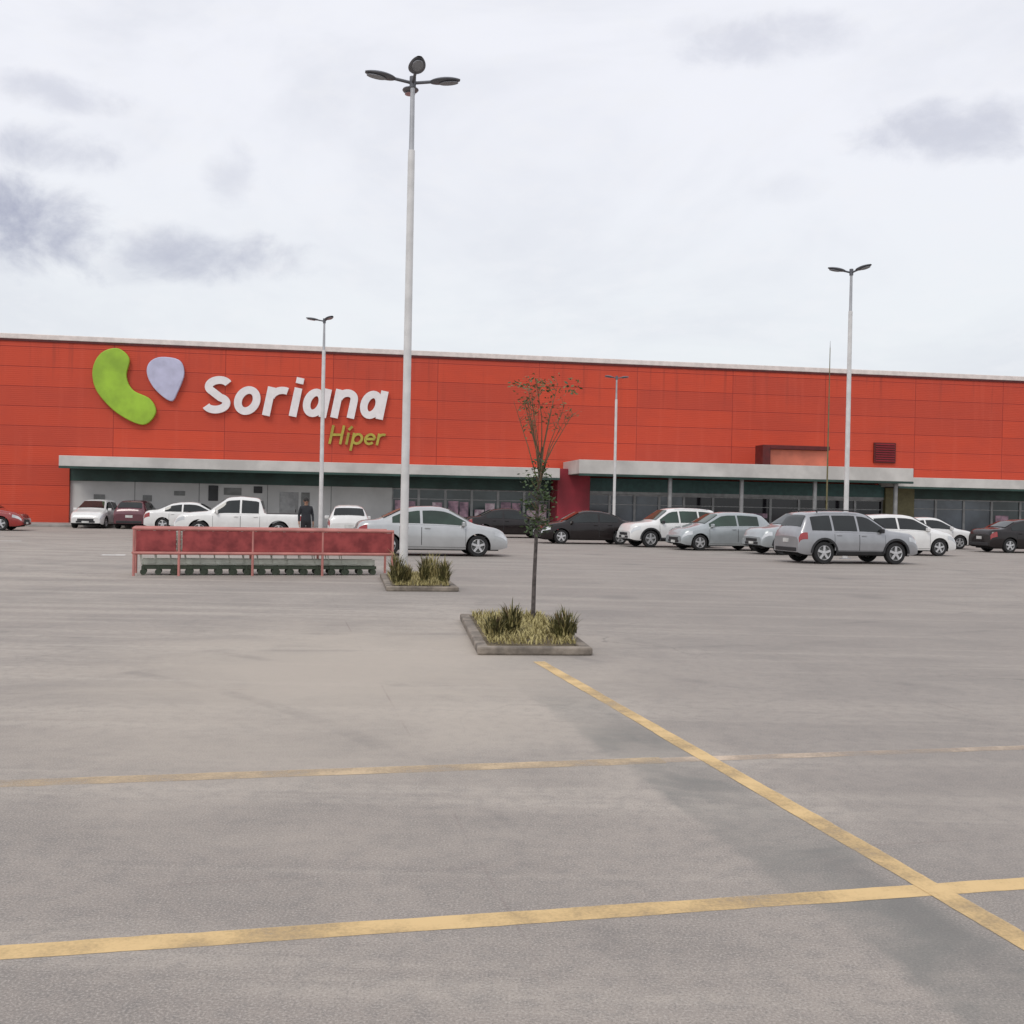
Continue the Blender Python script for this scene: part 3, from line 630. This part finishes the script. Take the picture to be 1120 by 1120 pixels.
def vehicle(name, kind, loc, head, paint, label, cat, glass='carglass', group='cars parked before the store', scale=1.0):
    sp = SPEC[kind]; hl, W = sp['L'] / 2, sp['W']
    root = empty(name, (loc[0], loc[1], .0), rad(head), label, cat, group); root.scale = (scale,) * 3
    def taper(x):
        k = 1
        if x > hl - .6: k -= .17 * ((x - hl + .6) / .6) ** 2.2
        if x < -hl + .5: k -= .11 * ((-hl + .5 - x) / .5) ** 2.2
        return k
    def z0(x):
        z = sp['sill']
        e = min(x + hl, hl - x)
        if e < .35: z += .07 * (1 - e / .35) ** 2
        for c in (sp['xr'], sp['xf']):
            if abs(x - c) < sp['ra']: z = max(z, sp['r'] + math.sqrt(sp['ra'] ** 2 - (x - c) ** 2))
        return z
    TS = [0, .12, .3, .52, .72, .86, .95, 1]; TY = [.945, .982, .992, 1, .992, .975, .958, .925]
    def dims(x):
        sh = smooth_i(sp['sh'], x, .04); zt = max(smooth_i(sp['top'], x, .045), sh + .015); w = W * taper(x); h = zt - sh
        yg = .925 * w; yr = yg - .40 * h - .01 * min(1, h / .1); zg = zt - min(.075, .45 * h)
        return sh, zt, w, h, yg, yr, zg
    def side(x, t):
        sh, zt, w, h, yg, yr, zg = dims(x); a = sp['sill'] + .0; zz = z0(x)
        zf = a + (sh - a) * t; z = max(zz, zf) if False else zz + (sh - zz) * t
        tt = max(0, min(1, (z - a) / max(.01, sh - a))); y = w * interp(list(zip(TS, TY)), tt)
        return y, z
    def sideabs(x, t):                       # t measured on the full height, for trim and doors
        sh, zt, w, *_ = dims(x); a = sp['sill']; z = a + (sh - a) * t
        return w * interp(list(zip(TS, TY)), t), z
    def glassp(x, u):
        sh, zt, w, h, yg, yr, zg = dims(x)
        return yg + (yr - yg) * u + .05 * h * u * (1 - u) * 2, sh + (zg - sh) * u
    def section(x):
        sh, zt, w, h, yg, yr, zg = dims(x)
        pts = [side(x, t) for t in TS]
        pts += [glassp(x, u) for u in (.33, .66, 1)]
        pts += [(yr - min(.06, .5 * h + .01), zt - min(.026, .18 * h)), (yr * .62, zt - .004), (0, zt + .01)]
        return pts
    xs = [-hl + sp['L'] * i / 66 for i in range(67)] + [-hl + .012, hl - .012, -hl + .03, hl - .03]
    for c in (sp['xr'], sp['xf']):
        for q in range(13): xs.append(c - sp['ra'] * cos(PI * q / 12) * .9995)
        xs += [c - sp['ra'] - .002, c + sp['ra'] + .002]
    xs = sorted(set(round(x, 4) for x in xs))
    P = []
    for x in xs:
        s_ = section(x); P.append([(x, -y, z) for y, z in s_] + [(x, y, z) for y, z in reversed(s_[:-1])])
    b = MB(); b.grid([r[::-1] for r in P])
    n = len(P[0])
    b.add(P[0], [tuple(range(n))]); b.add(P[-1], [tuple(range(n - 1, -1, -1))])
    b.build('body', M[paint], root, smooth=38)
    b = MB(); b.box((0, 0, sp['sill'] + .13), (sp['L'] - .5, 2 * W - .54, .34)); b.box((0, 0, sp['sill'] + .02), (sp['xf'] - sp['xr'] - 2 * sp['ra'], 2 * W - .12, .06)); b.build('underbody', M['under'], root)
    def side_patch(nm, x0, x1, t0, t1, fn, off, m, nx=10, nt=4, both=True, parent=None, x0t=None, x1t=None):
        out = []
        for sgn in ((-1, 1) if both else (both or 1,)):
            P = []
            for i in range(nx + 1):
                r = []
                for j in range(nt + 1):
                    t = t0 + (t1 - t0) * j / nt; f = j / nt
                    xa = x0 + ((x0t - x0) * f if x0t is not None else 0); xb = x1 + ((x1t - x1) * f if x1t is not None else 0)
                    x = xa + (xb - xa) * i / nx; y, z = fn(x, t); r.append((x, sgn * (y + off), z))
                P.append(r)
            bb = MB(); bb.grid(P if sgn < 0 else [q[::-1] for q in P]); out.append(bb.build(nm, M[m], parent or root, smooth=40))
        return out
    for k, (a, c) in enumerate(sp['win']):
        side_patch('window', a, c, .07, .90, glassp, .008, glass, 14, 4)
    for a, c in sp['doors']:
        lo = .10 if not sp.get('clad') else .2
        c2 = c
        for sgn_o in side_patch('door', a, c2, lo, .97, sideabs, .0045, paint, 8, 8): 
            sg2 = 1 if sgn_o.data.vertices[0].co.y > 0 else -1
            y, z = sideabs(a + .16, .86); hb = MB(); hb.box((a + .16, sg2 * (y + .022), z), (.17, .03, .03)); hb.build('handle', M[paint], sgn_o, bevel=.008)
        side_patch('door_seam', a - .012, c2 + .012, lo - .014, .985, sideabs, .002, 'trim', 8, 8)
    # windscreens lie on the roof surface
    def top_patch(nm, xa, xb, m, fr=.86):
        P = []
        for i in range(13):
            x = xa + (xb - xa) * i / 12; sh, zt, w, h, yg, yr, zg = dims(x); e = .01
            dz = (smooth_i(sp['top'], x + e, .045) - smooth_i(sp['top'], x - e, .045)) / (2 * e); nl = math.hypot(1, dz); nx_, nz_ = -dz / nl, 1 / nl
            hw = yr - min(.06, .5 * h + .01)
            r = []
            for j in range(9):
                y = -1 + j / 4; za = zt + .01 - .014 * abs(y) ** 1.5 - (.012 if abs(y) > .9 else 0)
                r.append((x + nx_ * .012, y * hw * .985, za + nz_ * .012 + .004))
            P.append(r)
        bb = MB(); bb.grid([q[::-1] for q in P][::1]); return bb.build(nm, M[m], root, smooth=50)
    top_patch('windscreen', sp['ws'][0] + .05, sp['ws'][1] - .04, glass)
    if sp['rw']: top_patch('rear_window', sp['rw'][0] + .05, sp['rw'][1] - .04, glass)
    # lamps
    side_patch('headlight', hl - .42, hl - .035, .70, .93, sideabs, .006, 'headlamp', 8, 3)
    side_patch('tail_light', -hl + .02, -hl + .30, .66, .95, sideabs, .006, 'tail', 6, 3)
    # front and rear details
    shf = dims(hl - .02); zf = shf[0]
    b = MB(); b.box((hl - .012, 0, zf - .10), (.05, W * .95, .12)); b.build('grille', M['trim'], root, bevel=.01)
    b = MB(); b.box((hl - .012, 0, sp['sill'] + .14), (.05, W * 1.1, .10)); b.build('lower_intake', M['trim'], root, bevel=.01)
    b = MB(); b.box((hl + .02, 0, zf - .21), (.012, .36, .10)); b.build('number_plate', M['plate'], root)
    zr_ = dims(-hl + .02)[0]
    b = MB(); b.box((-hl - .008, 0, zr_ - .12), (.014, .36, .13)); b.build('number_plate', M['plate'], root)
    b = MB(); b.box((-hl + .02, 0, sp['sill'] + .16), (.09, W * 1.5, .13)); b.build('rear_bumper', M['trim'], root, bevel=.02)
    for sgn in (-1, 1):
        y, z = glassp(sp['win'][-1][1] - .12, .18)
        b = MB(); b.box((sp['win'][-1][1] - .10, sgn * (y + .10), z + .02), (.10, .20, .14)); b.build('wing_mirror', M[paint] if not sp.get('clad') else M['trim'], root, bevel=.03)
    if sp.get('clad'):
        side_patch('sill_cladding', sp['xr'] + sp['ra'] + .01, sp['xf'] - sp['ra'] - .01, 0, .16, sideabs, .012, 'trim', 8, 3)
        for c in (sp['xr'], sp['xf']):
            for sgn in (-1, 1):
                P = []
                for q in range(17):
                    a = PI * q / 16; r = []
                    for rr, oo in ((sp['ra'] - .01, -.03), (sp['ra'] - .01, .018), (sp['ra'] + .06, .018), (sp['ra'] + .06, -.02)):
                        x = c - rr * cos(a); zz = sp['r'] + rr * sin(a); r.append((x, sgn * (W * taper(c) * .992 + oo), zz))
                    P.append(r)
                bb = MB(); bb.grid(P if sgn > 0 else [q[::-1] for q in P]); bb.build('arch_flare', M['trim'], root, smooth=40)
    if sp.get('rails'):
        for sgn in (-1, 1):
            b = MB(); b.tube([(x, sgn * .58, dims(x)[1] + .035) for x in (-1.5, -1, -.4, .1)], .018, 7); b.tube([(-1.45, sgn * .58, 1.66), (-1.45, sgn * .58, 1.70)], .02, 6); b.build('roof_rail', M['trim'], root, smooth=50)
    if sp.get('bed'):
        b = MB(); b.box((-1.75, 0, 1.092), (1.40, 1.40, .02)); b.build('bed_cover', M['trim'], root)
        b = MB(); b.box((-.86, 0, 1.45), (.03, 1.15, .36), ry=.27); b.build('rear_window', M[glass], root)
    # wheels
    r = sp['r']
    for c in (sp['xr'], sp['xf']):
        for sgn in (-1, 1):
            yc = sgn * (W - .125)
            b = MB(); b.lathe_y((c, yc, r), [(-.10, r * .64), (-.105, r * .92), (-.085, r * .985), (-.04, r), (.04, r), (.085, r * .985), (.105, r * .92), (.10, r * .64)], 32, sgn=sgn)
            w = b.build('wheel', M['tyre'], root, smooth=40)
            b = MB(); b.lathe_y((c, yc, r), [(.095, r * .66), (.08, r * .60), (.02, r * .56), (.015, 0)], 32, 1, sgn=sgn); b.lathe_y((c, yc, r), [(.097, r * .67), (.103, r * .635), (.085, r * .60)], 32, 0, sgn=sgn)
            for k in range(5):
                a = 2 * PI * k / 5 + .3; d = Vector((cos(a), 0, sin(a)))
                b.box(Vector((c, yc + sgn * .07, r)) + d * r * .33, (r * .62, .05, r * .21), mi=0, ry=-a)
            b.lathe_y((c, yc, r), [(.06, r * .17), (.098, r * .15), (.10, 0)], 16, 0, sgn=sgn)
            b.build('rim', [M['rim'], M['greyplate']], w, smooth=40)
    return root

# near row, side on
vehicle('sedan_car', 'sedan', (-2.62, 33.75), 12, 'p_silver', 'silver sedan side on behind the far planting island', 'car', 'greenglass', scale=1.06)
vehicle('offroad_car', 'suv', (10.85, 34.1), 14, 'p_grey', 'grey off-road car in front of the other cars on the right', 'car', scale=.965)
vehicle('white_pickup', 'pickup', (-11.3, 44.0), 190, 'p_white', 'white double cab pickup behind the red cart corral', 'pickup')
vehicle('estate_car', 'suv', (6.8, 45.0), 196, 'p_white', 'white off-road car leading the row at the left of the entrance canopy', 'car', 'greenglass', scale=.97)
vehicle('hatchback_car', 'hatch', (8.45, 42.7), 196, 'p_palegrey', 'pale grey hatchback between the white off-road car and the grey off-road car', 'car', 'greenglass', scale=1.02)
vehicle('estate_car', 'suv', (11.05, 40.1), 196, 'p_palegrey', 'pale grey car half hidden behind the tail of the grey off-road car', 'car', scale=.95)
vehicle('hatchback_car', 'hatch', (15.2, 41.5), 10, 'p_white', 'white hatchback facing right just beyond the grey off-road car', 'car', scale=1.05)
vehicle('sedan_car', 'sedan', (19.6, 50.0), 10, 'p_white', 'white sedan behind the white hatchback at far right', 'car')
vehicle('sedan_car', 'sedan', (22.9, 46.9), 10, 'p_black', 'black sedan cut off by the right edge', 'car')
vehicle('sedan_car', 'sedan', (3.35, 47.0), 190, 'p_black', 'low black sedan left of the white off-road car', 'car')
vehicle('sedan_car', 'sedan', (-.2, 53.6), 10, 'p_black', 'far dark car beyond the nose of the silver sedan', 'car')
vehicle('hatchback_car', 'hatch', (-22.2, 56.2), 276, 'p_white', 'small white hatchback facing the camera before the pale wall at far left', 'car')
vehicle('hatchback_car', 'hatch', (-20.1, 56.6), 96, 'p_maroon', 'maroon hatchback seen from behind next to the pale wall', 'car')
vehicle('sedan_car', 'sedan', (-16.6, 54.5), 10, 'p_white', 'white sedan beyond the white pickup', 'car')
vehicle('sedan_car', 'sedan', (-24.95, 48.9), 10, 'p_red', 'dark red sedan cut off by the left edge', 'car')
vehicle('hatchback_car', 'hatch', (-6.9, 44.3), 100, 'p_white', 'white hatchback with dark glass beyond the silver sedan tail', 'car')

# ------------------------------------------------------------------ person
def person(loc, rz, label):
    root = empty('person', loc, rz, label, 'person')
    V = [(0, 0, .96, .145), (0, 0, 1.12, .135), (0, .01, 1.30, .155), (0, .0, 1.43, .12), (0, .015, 1.50, .055), (0, .02, 1.56, .062), (0, .03, 1.64, .088), (0, .02, 1.71, .075)]
    E = [(i, i + 1) for i in range(7)]
    for sgn in (-1, 1):
        k = len(V)
        V += [(sgn * .10, 0, .90, .10), (sgn * .115, .03 * sgn, .50, .066), (sgn * .12, .02 * sgn - .02, .10, .045), (sgn * .13, .02 * sgn + .12, .04, .038)]
        E += [(0, k), (k, k + 1), (k + 1, k + 2), (k + 2, k + 3)]
        k = len(V)
        V += [(sgn * .17, 0, 1.42, .07), (sgn * .235, -.02, 1.16, .046), (sgn * .24, .05, .92, .034), (sgn * .235, .08, .83, .03)]
        E += [(3, k), (k, k + 1), (k + 1, k + 2), (k + 2, k + 3)]
    me = bpy.data.meshes.new('body'); me.from_pydata([v[:3] for v in V], E, [])
    o = bpy.data.objects.new('body', me); C.objects.link(o)
    s = o.modifiers.new('skin', 'SKIN'); o.modifiers.new('sub', 'SUBSURF').levels = 2; o.modifiers['sub'].render_levels = 2
    lay = me.skin_vertices[0].data if me.skin_vertices else None
    if lay is None:
        bpy.context.view_layer.objects.active = o
        lay = me.skin_vertices.new(name='').data if hasattr(me.skin_vertices, 'new') else None
    if lay:
        for i, v in enumerate(V): lay[i].radius = (v[3] * (1.25 if i in (0, 1, 2) else 1), v[3] * (.8 if i in (0, 1, 2) else 1)); lay[i].use_root = (i == 0)
    dg = bpy.context.evaluated_depsgraph_get(); nm = bpy.data.meshes.new_from_object(o.evaluated_get(dg))
    o.modifiers.clear(); o.data = nm; o.parent = root
    nm.materials.clear()
    for m in ('skin', 'shirt', 'trouser', 'trim'): nm.materials.append(M[m])
    for p in nm.polygons:
        z, x = p.center.z, abs(p.center.x)
        p.material_index = 0 if z > 1.5 or (x > .19 and z < .95 and z > .6) else (1 if z > .97 or x > .19 else (2 if z > .09 else 3)); p.use_smooth = True
    # fingers
    for sgn in (-1, 1):
        for f in range(5):
            b = MB(); yy = .05 + .022 * f; ln = (.06, .085, .09, .082, .065)[f]
            b.tube([(sgn * .235, yy, .83), (sgn * .232, yy + (.0 if f else -.03), .83 - ln * .6), (sgn * .225, yy + (.01 if f else -.03), .83 - ln)], [.010, .009, .007], 6)
            b.build('finger', M['skin'], o, smooth=60)
    hb = MB(); P = []
    for i in range(9):
        th = PI * .58 * i / 8; P.append([(.098 * sin(th) * cos(2 * PI * j / 16), .005 + .112 * sin(th) * sin(2 * PI * j / 16) - .012, 1.66 + .115 * cos(th)) for j in range(17)])
    hb.grid(P); hb.build('hair', M['hair'], root, smooth=60)
    nb = MB(); nb.tube([(0, .105, 1.66), (0, .135, 1.62), (0, .105, 1.61)], [.008, .015, .010], 6); nb.build('nose', M['skin'], root, smooth=60)
    for sgn in (-1, 1):
        e_ = MB(); e_.tube([(sgn * .035 - .012, .105, 1.665), (sgn * .035 + .012, .105, 1.665)], .007, 6); e_.build('eye', M['hair'], root)
        e_ = MB(); e_.box((sgn * .09, .02, 1.64), (.02, .035, .06)); e_.build('ear', M['skin'], root, bevel=.008)
    mo = MB(); mo.box((0, .108, 1.585), (.045, .02, .01)); mo.build('mouth', M['pier'], root)
    return root
person((-7.05, 36.0, 0), rad(200), 'person in dark clothes standing behind the right half of the red corral')

# ------------------------------------------------------------------ camera
cam = bpy.data.cameras.new('camera'); co = bpy.data.objects.new('camera', cam); C.objects.link(co)
p, ph = 7.5 / 1150, .0202
d = Vector((0, cos(p), -sin(p))); u0 = Vector((0, sin(p), cos(p))); r0 = Vector((1, 0, 0))
R = r0 * cos(ph) + u0 * sin(ph); U = u0 * cos(ph) - r0 * sin(ph)
m4 = Matrix((R, U, -d)).transposed().to_4x4(); m4.translation = (0, 0, 1.65)
co.matrix_world = m4
cam.sensor_width = 36; cam.lens = 1150 / 1120 * 36; cam.clip_start = .1; cam.clip_end = 3000
bpy.context.scene.camera = co

# ------------------------------------------------------------------ light
SUN_EL, SUN_AZ = 52, 205          # azimuth clockwise from straight ahead: behind the camera, a little left
sun = bpy.data.lights.new('sun', 'SUN'); so = bpy.data.objects.new('sun', sun); C.objects.link(so)
sun.energy = 1.2; sun.angle = rad(20); sun.color = (1, .95, .88)
sd = Vector((sin(rad(SUN_AZ)) * cos(rad(SUN_EL)), cos(rad(SUN_AZ)) * cos(rad(SUN_EL)), sin(rad(SUN_EL))))
so.rotation_euler = sd.to_track_quat('Z', 'Y').to_euler()

w = bpy.data.worlds.new('World'); bpy.context.scene.world = w; w.use_nodes = True
t = w.node_tree; bg = t.nodes['Background']
sky = t.nodes.new('ShaderNodeTexSky'); sky.sky_type = 'NISHITA'; sky.sun_disc = False; sky.sun_elevation = rad(SUN_EL); sky.sun_rotation = rad(SUN_AZ)
tc = t.nodes.new('ShaderNodeTexCoord').outputs['Generated']
sp = t.nodes.new('ShaderNodeSeparateXYZ'); t.links.new(tc, sp.inputs[0])
az = math_n(t, 'MULTIPLY', math_n(t, 'ARCTAN2', sp.outputs[0], sp.outputs[1]), 57.2958)
el = math_n(t, 'MULTIPLY', math_n(t, 'ARCSINE', sp.outputs[2]), 57.2958)
cbn = t.nodes.new('ShaderNodeCombineXYZ'); t.links.new(az, cbn.inputs[0]); t.links.new(el, cbn.inputs[1])
n1 = noise(t, .30, 7, mapping(t, cbn.outputs[0], (.75, 1.0, 1)), .6, .3)
n2 = noise(t, .065, 5, mapping(t, cbn.outputs[0], (.7, 1.5, 1)), .6, .5)
n3 = noise(t, .8, 6, mapping(t, cbn.outputs[0], (.55, 1.2, 1), (0, 0, 0), (9, 4, 2)), .65)
tot = None
for ca, ce, sa, se, k in [(-25.3, 12.9, 4.6, 2.6, .95), (-24.0, 16.8, 3.2, 1.3, .6), (-24, 19.2, 4.2, .9, .35), (-16.3, 12.6, 5.6, 1.5, .62), (-15.4, 16.6, 1.4, 1.8, .28), (-21, 11.6, 2.4, .8, .2), (22.2, 18.6, 4.6, 1.6, .46), (12.6, 23.4, 5.4, 1.2, .34), (8.5, 24.2, 3.5, .7, .16), (14.5, 16.6, 2.0, .8, .10), (40, 20, 12, 3, .4), (-45, 17, 13, 4, .45)]:
    dx = math_n(t, 'DIVIDE', math_n(t, 'SUBTRACT', az, ca), sa); dy = math_n(t, 'DIVIDE', math_n(t, 'SUBTRACT', el, ce), se)
    r2 = math_n(t, 'ADD', math_n(t, 'MULTIPLY', dx, dx), math_n(t, 'MULTIPLY', dy, dy))
    v = math_n(t, 'ADD', math_n(t, 'SUBTRACT', 1, math_n(t, 'MULTIPLY', r2, .8)), math_n(t, 'MULTIPLY', math_n(t, 'SUBTRACT', n1, .5), 3.4))
    v = math_n(t, 'MULTIPLY', ramp(t, v, -.1, 1.5), k)
    tot = v if tot is None else math_n(t, 'MAXIMUM', tot, v)
base = mixc(t, ramp(t, el, 3, 22), (8.7, 9.05, 9.25), (9.3, 9.4, 10.0))
base = mixc(t, math_n(t, 'MULTIPLY', ramp(t, n2, .40, .66), .5), base, (7.3, 7.5, 8.2))
base = mixc(t, math_n(t, 'MULTIPLY', ramp(t, n3, .45, .7), .3), base, (9.3, 9.3, 9.6))
base = mixc(t, tot, base, (3.9, 4.1, 5.3))
col = mixc(t, .93, sky.outputs[0], base)
t.links.new(col, bg.inputs['Color']); bg.inputs['Strength'].default_value = .1

sc = bpy.context.scene
sc.view_settings.view_transform = 'Standard'; sc.view_settings.look = 'None'; sc.view_settings.exposure = 0; sc.view_settings.gamma = 1
sc.cycles.max_bounces = 6; sc.cycles.use_denoising = True
sc.cycles.filter_width = 1.5
